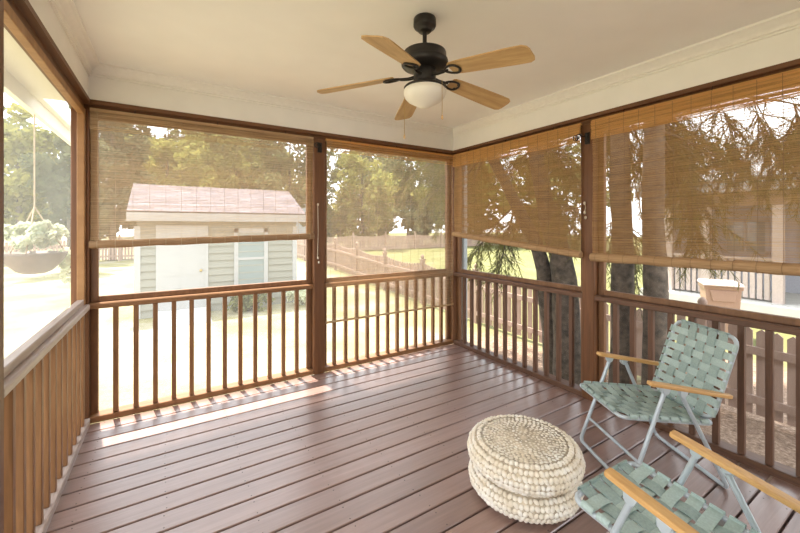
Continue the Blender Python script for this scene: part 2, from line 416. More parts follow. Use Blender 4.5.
# railing bays: frame along the local run 0..len, inside is -n
def bay(idx, org, rz, length, first, pitch, nb, rail_label, win_label, scr, mats, left=False, litframe=False):
    """org: inner face start; local x runs along the bay, local y points outwards"""
    mr, mbal = mats
    t = thing('porch_railing', rail_label, 'railing', org, rz, 'porch railings')
    b = MB(); b.prism([(-.007, .868), (-.012, .873), (-.012, .903), (-.006, .911), (.09, .911), (.09, .868)], .002, length-.002, lambda p, a: (a, p[0], p[1])); b.build('top_rail', mr, t)
    b = MB(); b.prism([(-.012, 0), (-.012, .042), (-.007, .047), (.09, .05), (.09, 0)], .002, length-.002, lambda p, a: (a, p[0], p[1])); b.build('bottom_rail', mr, t)
    b = MB(); b.box(-.017, .017, .004, .042, .049, .87, .002); b0 = b.build('baluster', mbal, t)
    for k in range(nb):
        o = b0 if k == 0 else dup_part(b0, t)
        o.location = (first + k*pitch, 0, 0)
    w = thing('window_%d' % idx, win_label, 'screen', org, rz, kind='structure')
    fm = M['frame_lit'] if litframe else M['frame']
    b = MB()
    fd = .014 if litframe else .047
    b.box(.002, .05, fd, fd+.043, .912, 2.383, .003); b.box(length-.05, length-.002, fd, fd+.043, .912, 2.383, .003)
    b.box(.05, length-.05, fd+.002, fd+.041, 2.335, 2.383, .003)
    b.box(.002, .05, .049, .086, .049, .866, .003); b.box(length-.05, length-.002, .049, .086, .049, .866, .003)
    b.build('frame', fm, w)
    b = MB(); b.box(.05, length-.05, fd+.002, fd+.043, .912, .955, .003); b.build('sill', mr if litframe else fm, w)
    b = MB(); b.add([(.03, .094, .02), (length-.03, .094, .02), (length-.03, .094, 2.38), (.03, .094, 2.38)], [(0,1,2,3)]); b.build('insect_mesh', scr, w)
    return t
mx = (M['rail_x'], M['rail_z']); my = (wood('rail_wood_shaded', (.15,.074,.042), (.085,.04,.022), (3,40,40)), wood('baluster_wood_shaded', (.15,.074,.042), (.085,.04,.022), (45,45,3))); mgry = (wood('sill_wood_skylit', (.46,.38,.34), (.30,.22,.18), (3,40,40), rough=.4), M['rail_z'])  # right rail wood darkened for shade; left rails and sills paled for sky light
bay(1, (XL+.002, YB, 0), 0, 1.233-XL-.002, -.36-XL-.002, .13, 12, 'stained baluster railing under the wide half-lowered back blind', 'screened opening with view of the shed', M['screen'], mx)
bay(2, (1.346, YB, 0), 0, XR-.014-1.346, .12, .13, 12, 'stained baluster railing behind the long sheer blind at back', 'screened opening beside the back right corner', M['screen'], mx)
# right wall: local x runs along -Y
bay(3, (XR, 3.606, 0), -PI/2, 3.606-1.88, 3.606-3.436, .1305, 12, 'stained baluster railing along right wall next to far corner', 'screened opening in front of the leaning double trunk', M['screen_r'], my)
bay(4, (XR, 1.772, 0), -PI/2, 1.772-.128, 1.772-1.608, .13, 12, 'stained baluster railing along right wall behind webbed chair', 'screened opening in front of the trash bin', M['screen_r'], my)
# left wall: local x runs along +Y
bay(5, (XL, 1.903, 0), PI/2, 3.606-1.903, .167, .1285, 12, 'golden lit baluster railing along left wall with sill tinted sky-lit grey', 'screened opening with view of the hanging planter', M['screen_l'], mgry, litframe=True)
bay(6, (XL, .25, 0), PI/2, 1.80-.25, .10, .13, 11, 'baluster railing along left wall nearest the viewer', 'screened opening nearest the viewer on left wall', M['screen_l'], mgry, litframe=True)

# ------------------------------------------------------------------ bamboo blinds
def slats(mb, length, ztop, zbot0, zbot1, pitch, hgt, thick, y0, wav, rag=.004, seg=8, sag=0.0, jit=.0006):
    n = int((ztop - min(zbot0, zbot1)) / pitch)
    ph = R.uniform(0, 6); h0 = hgt
    for i in range(n):
        t = i/n
        a, c = R.uniform(0, rag), length - R.uniform(0, rag)
        dz = R.uniform(-jit, jit); pts = []; hgt = h0*R.uniform(.78, 1.18)
        for k in range(seg+1):
            x = a + (c-a)*k/seg; s = x/length
            zb = zbot0 + (zbot1-zbot0)*s - sag*4*s*(1-s)
            z = ztop - (ztop-zb)*t + dz + .0012*math.sin(9*x+i*.37+ph)
            yy = y0 + wav*math.sin(t*7+s*3+ph) + .0008*math.sin(i*1.7+x*5)
            pts.append((x, yy, z))
        vs = []
        for x, yy, z in pts:
            vs += [(x, yy-thick/2, z-hgt/2), (x, yy+thick/2, z-hgt/2), (x, yy+thick/2, z+hgt/2), (x, yy-thick/2, z+hgt/2)]
        fs = [(k*4+j, k*4+(j+1)%4, k*4+4+(j+1)%4, k*4+4+j) for k in range(seg) for j in range(4)]
        fs += [(0,3,2,1), tuple(seg*4+j for j in range(4))]
        mb.add(vs, fs)
def blind(org, rz, length, label, ztop, val, zb0, zb1, pitch, hgt, m, vm, vp=.0042, vh=.0033, roll=.03, thread=.11, sag=0, wav=.004):
    tm = M['thread'] if m is M['bamboo'] else M['thread_backlit']
    t = thing('bamboo_blind', label, 'blind', org, rz, 'bamboo roll-up blinds')
    b = MB(); b.box(0, length, -.012, .012, ztop-.004, ztop+.012); b.build('head_rail', vm, t)
    b = MB(); slats(b, length, ztop-.006, zb0, zb1, pitch, hgt, .0013, 0, wav, sag=sag); th = MB()
    x = .045
    while x < length:
        s = x/length; zb = zb0+(zb1-zb0)*s - sag*4*s*(1-s)
        th.box(x-.0009, x+.0009, -.006-wav, -.0045-wav, zb, ztop); x += thread
    b.build('shade', m, t, extra=(th, tm))
    b = MB(); slats(b, length, ztop, val[0], val[1], vp, vh, .0014, -.022, .004, rag=.003, jit=.0009); b.box(.002, length-.002, -.024, -.021, min(val)-.006, min(val)-.0005) if abs(val[0]-val[1]) < .01 else None
    th = MB(); x = .045
    while x < length:
        s = x/length; th.box(x-.0009, x+.0009, -.0285, -.027, val[0]+(val[1]-val[0])*s, ztop); x += thread
    b.build('valance', vm, t, extra=(th, tm))
    if roll:
        b = MB(); pts = []; rr = []
        for k in range(17):
            s = k/16; zb = zb0+(zb1-zb0)*s - sag*4*s*(1-s)
            pts.append((length*s*1.004-.002*length, -.008, zb-roll*.4 + .002*math.sin(k*2.1))); rr.append(roll*(1+.06*math.sin(k*1.3)))
        b.tube(pts, rr, 12)
        th = MB(); x = .045
        while x < length:
            s = x/length; zb = zb0+(zb1-zb0)*s - sag*4*s*(1-s)
            th.tube([(x, -.008+roll*1.08*math.cos(q*PI/6), zb-roll*.4+roll*1.08*math.sin(q*PI/6)) for q in range(12)], .0016, 4, closed=True); x += thread
        b.build('bottom_roll', M['roll'] if m is not M['bamboo_sheer'] else M['roll_pale'], t, extra=(th, tm))
    else:
        b = MB(); b.box(0, length, -.006, .004, zb0-.022, zb0, .002); b.build('bottom_bar', m, t)
    for x in (length*.16, length*.5, length*.84):
        b = MB(); b.tube([(x, -.008, ztop+.004), (x, -.014, ztop+.02), (x, -.006, ztop+.034), (x, .004, ztop+.04)], .0028, 6); b.build('hook', M['iron'], t)
    return t
M['roll'] = thin('bamboo_roll_brown', (.52,.34,.19), (.38,.235,.12), .15, (2,2,60), 4)
M['roll_pale'] = thin('bamboo_roll', (.38,.25,.15), (.27,.165,.09), .2, (2,2,60), 4)
blind((XL+.012, 3.602, 0), 0, 1.233-XL-.02, 'wide sheer bamboo blind half lowered in front of the shed', 2.385, (2.24,2.245), 1.372, 1.412, .0062, .0024, M['bamboo_sheer'], M['bamboo_sheer'], vp=.0072, vh=.0023, roll=.029, wav=.006)
blind((1.352, 3.583, 0), 0, XR-.012-1.352-.02, 'sheer bamboo blind lowered past the railing by back corner', 2.385, (2.275,2.275), .525, .525, .0062, .0020, M['bamboo_sheer'], M['valance'], vp=.0074, vh=.0027, roll=0, wav=.005)
blind((3.032, 3.55, 0), -PI/2, 3.55-1.866, 'orange brown bamboo blind beside the far corner with slanting bottom', 2.385, (2.24,2.225), 1.415, 1.262, .0050, .0033, M['bamboo'], M['valance'], roll=.029, wav=.005)
blind((3.032, 1.768, 0), -PI/2, 1.768-.14, 'orange brown bamboo blind above the webbed chair and trash bin', 2.385, (2.24,2.24), 1.252, 1.272, .0050, .0029, M['bamboo'], M['valance'], roll=.034, wav=.005)

# pulleys and wound cords on the posts
def pulley(loc, rz, label, zhi, zlo):
    t = thing('cord_pulley', label, 'pulley', loc, rz, 'blind cord pulleys')
    b = MB(); b.box(-.022, .022, -.012, 0, -.05, .05, .003); b.tube([(-.02,-.01,.02),(-.03,-.05,.02),(-.03,-.072,.03)], .004, 6); b.build('bracket', M['iron'], t)
    for z in (-.022, .022):
        b = MB(); b.tube([(-.006, -.022, z), (.006, -.022, z)], .016, 14); b.tube([(-.012, -.022, z), (.012, -.022, z)], .004, 8); b.build('wheel', M['iron'], t)
    b = MB(); pts = []
    for k in range(26):
        a = k*.62; pts.append((-.035-.03*math.sin(k*.12)+.018*math.cos(a), -.075+.006*math.sin(a*.5), .015+.022*math.sin(a)-.0008*k))
    b.tube(pts, .0035, 6); b.build('cord_loop', M['iron'], t)
    zhi -= loc[2]; zlo -= loc[2]; x = -.02
    b = MB(); b.tube([(x, -.0045, zhi), (x+.004, -.006, (zhi+zlo)/2), (x-.003, -.006, zlo)], .0032, 6); cd_ = b.build('lift_cord', M['cord'], t)
    for z in (zhi, zlo, zlo-.045):
        b = MB(); b.blob(Matrix.Translation((x + (.008 if z < zlo else 0), -.0115, z)) @ Matrix.Diagonal((.010, .010, .014, 1)), 8, 6); b.build('bead', M['cord'], cd_)
pulley((1.29, 3.5965, 2.30), 0, 'black cord pulley bracket on the middle back post', 1.72, 1.18)
pulley((XR-.0165, 1.826, 2.26), -PI/2, 'black cord pulley bracket on post between right blinds', 1.70, 1.62)
# ------------------------------------------------------------------ ceiling fan
fan = thing('ceiling_fan', 'five blade ceiling fan with dark metal motor and oak blades', 'ceiling fan', (1.278, 1.762, 2.73))
b = MB(); b.lathe([(0, 0), (.062, 0), (.066, -.006), (.067, -.045), (.062, -.056), (.044, -.062), (.042, -.074), (.034, -.082), (0, -.083)], n=36); b.build('canopy', M['black'], fan)
b = MB(); b.tube([(0,0,-.08), (0,0,-.19)], .0125, 16); b.lathe([(0,-.17),(.02,-.172),(.028,-.184),(.028,-.20),(0,-.20)], n=24); b.build('downrod', M['black'], fan)
b = MB(); b.lathe([(0,-.192),(.03,-.193),(.11,-.197),(.124,-.204),(.127,-.212),(.127,-.246),(.136,-.252),(.138,-.26),(.138,-.278),(.13,-.288),(.10,-.298),(.075,-.305),(0,-.305)], n=48); b.build('motor', M['black'], fan)
b = MB(); b.lathe([(0,-.30),(.062,-.302),(.066,-.312),(.066,-.37),(.06,-.385),(.085,-.395),(.118,-.405),(.124,-.412),(.12,-.42),(0,-.42)], n=40); b.build('switch_housing', M['black'], fan)
m, nt, out = mat('frosted_lamp_glass'); p = N(nt, 'ShaderNodeBsdfPrincipled'); p.inputs['Base Color'].default_value = (.78,.74,.66,1); p.inputs['Roughness'].default_value = .35
p.inputs['Emission Color'].default_value = (1,.86,.66,1); p.inputs['Emission Strength'].default_value = .0; L(nt, p.outputs[0], out.inputs[0]); M['bowl'] = m
b = MB(); b.lathe([(.116,-.418),(.125,-.428),(.126,-.445),(.118,-.468),(.10,-.488),(.075,-.502),(.055,-.512),(.035,-.524),(.016,-.53),(0,-.531)], n=48); b.build('lamp_bowl', M['bowl'], fan)
def blade(ang):
    rot = Matrix.Rotation(ang, 4, 'Z') @ Matrix.Translation((0,0,-.325)) @ Matrix.Rotation(math.radians(7.5), 4, 'Y') @ Matrix.Rotation(math.radians(-13), 4, 'X')
    out_ = [(.185, .040), (.20, .052), (.26, .058), (.40, .064), (.56, .069), (.625, .068), (.648, .054), (.655, .03)]
    poly = [(x, w) for x, w in out_] + [(x, -w) for x, w in reversed(out_)]
    b = MB(); b.prism(poly, -.0035, .0035, lambda p, a: (p[0], p[1], a)); o = b.build('blade', M['oak'], fan); o.matrix_local = rot
    b = MB()
    b.tube([(.055, 0, -.012), (.10, 0, -.016), (.14, 0, -.012), (.155, 0, -.0085)], [.011, .010, .009, .008], 10)
    ring = []
    for k in range(18):
        a = 2*PI*k/18; ring.append((.20 - .048*math.cos(a), .036*math.sin(a)*(1-.25*math.cos(a)), -.0085))
    b.tube(ring, .0065, 8, closed=True)
    for x, yy in ((.235, .02), (.235, -.02), (.165, 0)): b.lathe([(0,-.012),(.006,-.011),(.007,-.004)], (x, yy, 0), 8)
    i = b.build('blade_iron', M['black'], o)
for k in range(5): blade(math.radians(29.4 + 72*k) - YAW)
for (x, yy, l) in ((.03, -.1265, .20), (-.085, .09, .28)):
    b = MB(); b.tube([(x, yy, -.40), (x, yy, -.41-l)], .0016, 5); c = b.build('pull_chain', M['brass'], fan)
    b = MB(); b.lathe([(0,.012),(.004,.01),(.006,0),(.0055,-.012),(0,-.016)], (x, yy, -.41-l), 10); b.build('pull_knob', M['oak'], c)

# ------------------------------------------------------------------ lawn chairs
def rounded_loop(pts, r, n=5):
    out = []; m = len(pts)
    for i in range(m):
        p, a, c = Vector(pts[i]), Vector(pts[i-1]), Vector(pts[(i+1)%m])
        u, w = (a-p).normalized(), (c-p).normalized()
        for k in range(n+1):
            t = k/n; q = p + u*r*(1-t)**2 + w*r*t**2
            out.append(q)
    return out
def rounded_path(pts, r, n=5):
    out = [Vector(pts[0])]
    for i in range(1, len(pts)-1):
        p, a, c = Vector(pts[i]), Vector(pts[i-1]), Vector(pts[i+1])
        u, w = (a-p).normalized(), (c-p).normalized()
        for k in range(n+1):
            t = k/n; out.append(p + u*r*(1-t)**2 + w*r*t**2)
    out.append(Vector(pts[-1])); return out
def weave(surf, nl, nc, wl, wc, e, tr=.014, la=(.08,.92), ca=(.05,.95)):
    """surf(s,t)->(pos, normal, ds, dt); nl straps along t, nc straps along s"""
    long_, cross = MB(), MB()
    S = [la[0] + (la[1]-la[0])*(i+.5)/nl for i in range(nl)]
    T = [ca[0] + (ca[1]-ca[0])*(j+.5)/nc for j in range(nc)]
    def run(mb, fixed, others, along_t, par, w):
        knots = [(0.0, 0)] + [(o, (1 if (j+par) % 2 == 0 else -1)) for j, o in enumerate(others)] + [(1.0, 0)]
        pts, sd = [], []
        smp = []
        for (a, ha), (c, hc) in zip(knots, knots[1:]):
            for k in range(4):
                q = k/4; smp.append((a+(c-a)*q, ha+(hc-ha)*(.5-.5*math.cos(PI*q))))
        smp.append((1.0, 0))
        for q, h in smp:
            p, n, ds, dt = surf(*((fixed, q) if along_t else (q, fixed)))
            pts.append(p + n*h*e); sd.append(ds if along_t else dt)
        # wrap around the tube at both ends
        for end in (0, 1):
            q = end; p, n, ds, dt = surf(*((fixed, q) if along_t else (q, fixed))); d = (dt if along_t else ds) * (1 if end else -1)
            ex = []
            for k in range(0, 7):
                a = PI/2 - k*PI*1.15/6; ex.append(p + d*(tr*math.cos(a)) + n*(tr*math.sin(a)-.002))
            s1 = ds if along_t else dt
            if end: pts += ex; sd += [s1]*7
            else: pts = ex[::-1] + pts; sd = [s1]*7 + sd
        mb.ribbon(pts, sd, w, False)
    for i, s_ in enumerate(S): run(long_, s_, T, True, i, wl)
    for j, t_ in enumerate(T): run(cross, t_, S, False, j+1, wc)
    return long_, cross
def make_chair(label, loc, rz):
    t = thing('lawn_chair', label, 'chair', loc, rz, 'webbed folding lawn chairs')
    r = .0115; hw = .222
    SF, SR = Vector((.312, 0, .412)), Vector((-.245, 0, .356)); BB, BT = Vector((-.235, 0, .378)), Vector((-.40, 0, .845))
    def plane(A, B, sag, crown=0):
        ax = (B-A).normalized(); nrm = Vector((0,1,0)).cross(ax)
        if nrm.z < 0 or (abs(nrm.z) < .6 and nrm.x < 0): nrm = -nrm
        def f(s, q):
            p = A + (B-A)*q + Vector((0, (s-.5)*2*(hw), 0))
            bl = 16*s*(1-s)*q*(1-q)
            return p - nrm*sag*bl + nrm*.0125, nrm, Vector((0,1,0)), ax
        return f, nrm
    fs, ns = plane(SR, SF, .03); fb, nb_ = plane(BB, BT, .022)
    loop = lambda A, B, rad: rounded_loop([A+Vector((0,-hw,0)), B+Vector((0,-hw,0)), B+Vector((0,hw,0)), A+Vector((0,hw,0))], rad)
    b = MB(); b.tube(loop(SR, SF, .05), r, 10, closed=True); b.build('seat_frame', M['tube'], t)
    b = MB(); b.tube(loop(BB, BT, .065), r, 10, closed=True); b.build('back_frame', M['tube'], t)
    a, c = weave(fs, 5, 8, .060, .047, .0050, la=(.10,.90), ca=(.06,.94)); ws = a; 
    ws.build('seat_webbing', M['web0'], t, solid=.0022, extra=(c, M['web1']))
    a, c = weave(fb, 5, 8, .056, .043, .0050, la=(.11,.89), ca=(.03,.93)); a.build('back_webbing', M['web0'], t, solid=.0022, extra=(c, M['web1']))
    # legs: one bent tube in front, one behind
    for nm, xt, xb, ha, hb in (('leg_frame', .075, .285, .247, .25), ('leg_frame', -.03, -.285, .232, .27)):
        zt = .565 if xt > 0 else .55
        pts = [(xt, -ha, zt), (xb, -hb, r), (xb, hb, r), (xt, ha, zt)]
        b = MB(); b.tube(rounded_path(pts, .04), r, 10); b.build(nm, M['tube'], t)
    b = MB(); b.tube([(.226, -.25, .165), (.226, .25, .165)], .009, 8); b.build('stretcher', M['tube'], t)
    for sy in (-1, 1):
        # wooden armrest
        A, B = Vector((.165, sy*.242, .612)), Vector((-.33, sy*.242, .522)); ax = (A-B).normalized(); up = Vector((0,1,0)).cross(ax); up = up if up.z > 0 else -up
        ol = [(-.0, .018), (.012, .0225), (.10, .024), (.40, .022), (.488, .019), (.503, .012)]
        poly = [(x, w) for x, w in ol] + [(x, -w) for x, w in reversed(ol)]
        b = MB(); b.prism(poly, -.011, .011, lambda p, h: A - ax*p[0] + Vector((0, p[1], 0)) + up*h); ar = b.build('armrest', M['armw'], t, bevel=.005)
        for q in (.095, .20):
            pc = A - ax*q - up*.011
            b = MB(); b.add([], []); b.prism([(-.024, 0), (.024, 0), (.018, -.024), (.006, -.036), (-.006, -.036), (-.018, -.024)], sy*.008-.0135, sy*.008+.0135, lambda p, h: pc - ax*p[0] + up*(p[1]+.0005) + Vector((0, h, 0)))
            b.build('arm_bracket', M['tube'], t, bevel=.002)
        b = MB(); b.tube([A - ax*.46 - up*.012, (-.285, sy*.222, .535-.012)], .007, 8); b.build('back_pivot', M['tube'], t)
    b = MB(); b.box(-.06, .0, -.205, -.203, .325, .378); b.build('fabric_tag', M['white'], t)
    return t
ch = make_chair('sage green webbed lawn chair standing next to the right railing', (2.558, 1.145, 0), math.radians(151.4))
dup(ch, (1.582, .56, 0), math.radians(88.5), 'sage green webbed lawn chair cut off at bottom corner beside the pouf')

# ------------------------------------------------------------------ woven pouf
pf = thing('woven_pouf', 'round two-tier pouf of braided cream straw on the deck', 'pouf', (1.714, 1.403, 0), .6)
def tier(name, z0, h, rad, top):
    mb = MB(); core = []
    prof = [(0, z0+.006)]
    K = 12
    for k in range(K+1):
        a = -PI/2 + PI*k/K
        prof.append((rad - .10 + .099*math.cos(a) if abs(math.cos(a)) > 1e-6 else rad-.055, z0 + h/2 + (h/2-.008)*math.sin(a)))
    prof.append((0, z0+h-.010)); cb = MB(); cb.lathe(prof, n=40)
    # rows round the side
    rows = 7
    def row(rr, z, tilt, sz, flip, flat=False):
        n = max(6, int(2*PI*rr/.025)); ph = R.random()
        for k in range(n):
            a = 2*PI*(k+ph)/n; 
            j = lambda q: 1+R.uniform(-q, q)
            mt = Matrix.Translation((rr*math.cos(a), rr*math.sin(a), z + R.uniform(-.0015, .0015))) @ Matrix.Rotation(a, 4, 'Z') @ Matrix.Rotation(tilt, 4, 'Y') @ Matrix.Rotation((.62 if (k % 2) else -.62)*j(.3)*flip, 4, 'X') @ Matrix.Diagonal((.0085, .0155*j(.15), .0098*j(.15), 1) if flat else (.0115*j(.2), .0132*j(.2), sz*1.15*j(.15), 1))
            mb.blob(mt, 7, 5)
    for i in range(rows):
        s = (i+.5)/rows; a = -PI/2*.9 + PI*.9*s
        row(rad-.10+.095*max(0, math.cos(a))**.9, z0+h/2+(h/2-.008)*math.sin(a), -a, .0135, 1 if i % 2 else -1)
    if top:
        rr = rad - .094
        while rr > .012:
            row(rr, z0+h-.011 - .006*(1-rr/rad), -PI/2, .0125, 1 if int(rr*100) % 2 else -1, True); rr -= .019
    o = mb.build(name, M['straw'], pf); cb.build('core', M['strawd'], o)
    return o
tier('lower_tier', .002, .150, .305, False)
tier('upper_tier', .142, .154, .312, True)

# ------------------------------------------------------------------ foliage helpers
def rnd_dir():
    while True:
        v = Vector((R.uniform(-1,1), R.uniform(-1,1), R.uniform(-1,1)))
        if .05 < v.length < 1: return v.normalized()
def leaf_cloud(mb, c, rad, n, size, clump=.35, hollow=.3, nh=48):
    c = Vector(c)
    hubs = []
    for _ in range(nh):
        d = rnd_dir(); q = R.uniform(hollow, 1.0); hubs.append((c + Vector((d.x*rad[0]*q, d.y*rad[1]*q, d.z*rad[2]*q)), R.uniform(.14, .30)*sum(rad)/3))
    for i in range(n):
        h, s_ = hubs[i % len(hubs)]; d = rnd_dir(); p = h + d*s_*R.uniform(.25, 1)**.6
        a = rnd_dir(); bb = a.orthogonal().normalized(); sz = size*R.uniform(.6, 1.4)
        mb.quad(p, a*sz*.5, bb*sz*.34)
def tree(u, d, vtop, vbot, wpx, m, label, n=2600, size=.26, name='tree', trunk=.16, group='trees beyond the fence', cat='tree'):
    c = at(u, (vtop+vbot)/2, d); rz_ = (vbot-vtop)/2/F*d; rx = wpx/2/F*d
    base = Vector((c.x, c.y, gz(c.y)))
    t = thing(name, label, cat, base, 0, group)
    b = MB(); h = c.z - base.z
    b.tube([(0,0,-.1), (.05,.02,h*.4), (-.03,.04,h), (.02,0,h+rz_*.6)], [trunk, trunk*.8, trunk*.55, trunk*.2], 8); b.build('trunk', M['bark'], t)
    b = MB(); leaf_cloud(b, (0,0,h), (rx*.82, rx*.82, rz_*.86), n, size, .45); b.build('foliage', m, t)
    return t
# back yard, left to right
tree(18, 17, 100, 244, 84, M['leaf_y'], 'bright yellow green tree seen through the left screen', 4500, .2)
tree(-40, 24.5, 40, 244, 190, M['leaf_m'], 'tall green tree left of the yellow tree outside left screen', 4500, .3)
tree(70, 13, 112, 250, 70, M['leaf_d'], 'dark green tree behind the hanging planter', 4500, .16)
tree(112, 17.5, 84, 250, 84, M['leaf_d'], 'dark evergreen tree beside the left end of the shed', 6000, .22)
tree(168, 28, 104, 240, 110, M['leaf_y'], 'yellow green tree rising behind the left end of shed roof', 6000, .30)
tree(214, 36, 98, 240, 130, M['leaf_m'], 'green tree standing far behind the middle of the shed', 5000, .38)
tree(236, 25.5, 116, 240, 96, M['leaf_y'], 'yellow green tree behind the middle of the shed roof', 5500, .27)
tree(290, 26, 102, 246, 104, M['leaf_m'], 'full green tree behind the right end of the shed', 6500, .26)
tree(362, 27, 140, 252, 92, M['leaf_y'], 'light green tree behind the fence in the back right screen', 6500, .24)
tree(408, 34, 118, 248, 125, M['leaf_m'], 'mid green tree right of the light green tree behind fence', 6000, .32)
tree(470, 30, 110, 248, 130, M['leaf_y'], 'green tree far behind the corner bamboo blind', 6000, .3)
tree(560, 30, 120, 250, 150, M['leaf_m'], 'green tree behind the double trunk across the neighbouring lawn', 5500, .34)

tree(372, 50, 120, 244, 130, M['leaf_d'], 'tall dark tree farthest back behind the light green tree', 5000, .5)
tree(462, 53, 118, 244, 130, M['leaf_m'], 'tall tree farthest back near the back right corner', 5000, .5)
tree(140, 46, 108, 240, 110, M['leaf_d'], 'tall dark tree farthest back above the left shed roof end', 5000, .46)
tree(262, 52, 106, 240, 130, M['leaf_y'], 'tall yellow green tree farthest back above the shed window', 5000, .46)
for i, (u_, w_, m_, lb) in enumerate(((96, 60, 'leaf_d', 'dark bush behind the far fence left of the shed'), (338, 40, 'leaf_y', 'yellow bush behind the far fence next to the middle post'), (378, 46, 'leaf_m', 'green bush behind the far fence under the light green tree'),
    (422, 52, 'leaf_d', 'dark green bush behind the far fence left of the corner'), (478, 60, 'leaf_m', 'green bush behind the far fence below the corner blind'), (540, 64, 'leaf_d', 'dark green bush behind the far fence beyond the double trunk'),
    (40, 60, 'leaf_m', 'green bush behind the hanging planter'), (2, 50, 'leaf_y', 'yellow bush at the far left edge outside left screen'))):
    tree(u_, 31 if u_ > 450 else 28.5 if u_ > 300 else 25.5, 198, 246, w_, M[m_], lb, 2200, .26, 'bush', .08, 'bushes behind the far fence', 'bush')
# shrubs by the shed
def shrub(loc, rad, m, label, n=700, size=.07, name='shrub'):
    t = thing(name, label, 'shrub', loc, 0, 'shrubs along the shed')
    b = MB()
    for k in range(7):
        a = R.uniform(0, 2*PI); b.tube([(0,0,-.03), (math.cos(a)*rad[0]*.4, math.sin(a)*rad[1]*.4, rad[2]*.9), (math.cos(a)*rad[0]*.7, math.sin(a)*rad[1]*.7, rad[2]*1.5)], [.012,.009,.004], 5)
    b.build('stem', M['bark'], t)
    b = MB(); leaf_cloud(b, (0,0,rad[2]), rad, n, size, .4, .3); b.build('foliage', m, t)
shrub((1.55, 9.0, gz(9)), (.55,.3,.28), M['leaf_m'], 'low green shrub under the shed window')
shrub((2.8, 9.0, gz(9)), (.5,.3,.30), M['leaf_pale'], 'pale low shrub at the right corner of the shed')

# ------------------------------------------------------------------ shed
sx0, sx1, sy0, sy1 = -.57, 2.74, 9.4, 12.2; sg = gz(9.4); ev, rg = 1.62, 2.52; ym = (sy0+sy1)/2
shed = thing('garden_shed', 'small grey sided garden shed with pinkish shingle roof on lawn', 'shed', (0,0,0))
b = MB(); b.box(sx0, sx1, sy0, sy1, sg, ev+.1)
b.prism([(sy0, ev+.1), (sy1, ev+.1), (ym, rg-.14)], sx0, sx1, lambda p, a: (a, p[0], p[1]))
z = sg
while z < ev:
    for (f0) in (0,):
        b.prism([(sy0, z), (sy0-.034, z), (sy0-.004, z+.165), (sy0, z+.165)], sx0, sx1, lambda p, a: (a, p[0], p[1]))
        b.prism([(sx0, z), (sx0-.022, z), (sx0-.004, z+.165), (sx0, z+.165)], sy0, sy1, lambda p, a: (p[0], a, p[1]))
        b.prism([(sx1, z), (sx1+.022, z), (sx1+.004, z+.165), (sx1, z+.165)], sy0, sy1, lambda p, a: (p[0], a, p[1]))
    z += .165
b.build('siding', M['siding'], shed)
# roof: two slabs with their own frame so the shingle courses follow the slope
sl = math.atan2(rg-ev, ym-sy0)
for sgn in (1, -1):
    ln = math.hypot(.70, 1.6)
    b = MB(); b.box(sx0-.17, sx1+.19, 0, ln, -.04, .02)
    o = b.build('roof_slope', M['shingle'], shed); o.location = (0, sy0-.2, 1.80); sl = math.atan2(.70, 1.6)
    o.rotation_euler = (sl if sgn > 0 else -sl, 0, 0)
    if sgn < 0:
        o.rotation_euler = (sl, 0, PI); o.location = (sx0+sx1+.02, sy1+.2, 1.80)
b = MB(); b.box(sx0-.17, sx1+.19, sy0-.235, sy0-.205, 1.61, 1.785); b.box(sx0-.2, sx1+.15, sy0-.205, sy0, 1.61, 1.63); b.build('fascia', M['white'], shed)
for x in (sx0-.03, sx1-.06):
    b = MB(); b.box(x-.03, x+.08, sy0-.035, sy0+.06, sg, ev-.12); b.build('corner_trim', M['white'], shed)
dz1 = 1.42
b = MB(); b.box(-.18, .66, sy0-.05, sy0-.01, sg+.08, dz1)
for (z0, z1) in ((.1, .75), (.85, 1.75)):
    for x in (-.1, .29): b.box(x, x+.29, sy0-.056, sy0-.05, sg+z0, sg+z1)
dr = b.build('door', M['white'], shed)
b = MB(); b.blob(Matrix.Translation((.59, sy0-.09, sg+.95)) @ Matrix.Diagonal((.03,.03,.03,1))); b.tube([(.59, sy0-.05, sg+.95), (.59, sy0-.085, sg+.95)], .012, 8); b.build('door_knob', M['brass'], dr)
b = MB(); b.box(-.25, -.18, sy0-.045, sy0, sg, dz1+.1); b.box(.66, .74, sy0-.045, sy0, sg, dz1+.1); b.box(-.25, .74, sy0-.05, sy0, dz1, dz1+.1); b.build('door_frame', M['white'], shed)
b = MB(); x0, x1, z0, z1 = 1.28, 2.04, .05, 1.45
b.box(x0, x0+.09, sy0-.05, sy0, z0, z1); b.box(x1-.09, x1, sy0-.05, sy0, z0, z1); b.box(x0, x1, sy0-.05, sy0, z1-.1, z1); b.box(x0-.02, x1+.02, sy0-.07, sy0, z0, z0+.06); b.box(x0, x1, sy0-.045, sy0, .70, .76)
w = b.build('window', M['white'], shed)
b = MB(); b.box(x0+.09, x1-.09, sy0-.03, sy0-.025, z0+.06, z1-.1); b.build('pane', M['glass'], w)
b = MB(); b.prism([(sy0-.02, sg), (sy0-.02, sg+.12), (sy0-1.0, sg-.04), (sy0-1.0, sg-.08)], -.25, .74, lambda p, a: (a, p[0], p[1])); b.build('ramp', M['concrete'], shed)

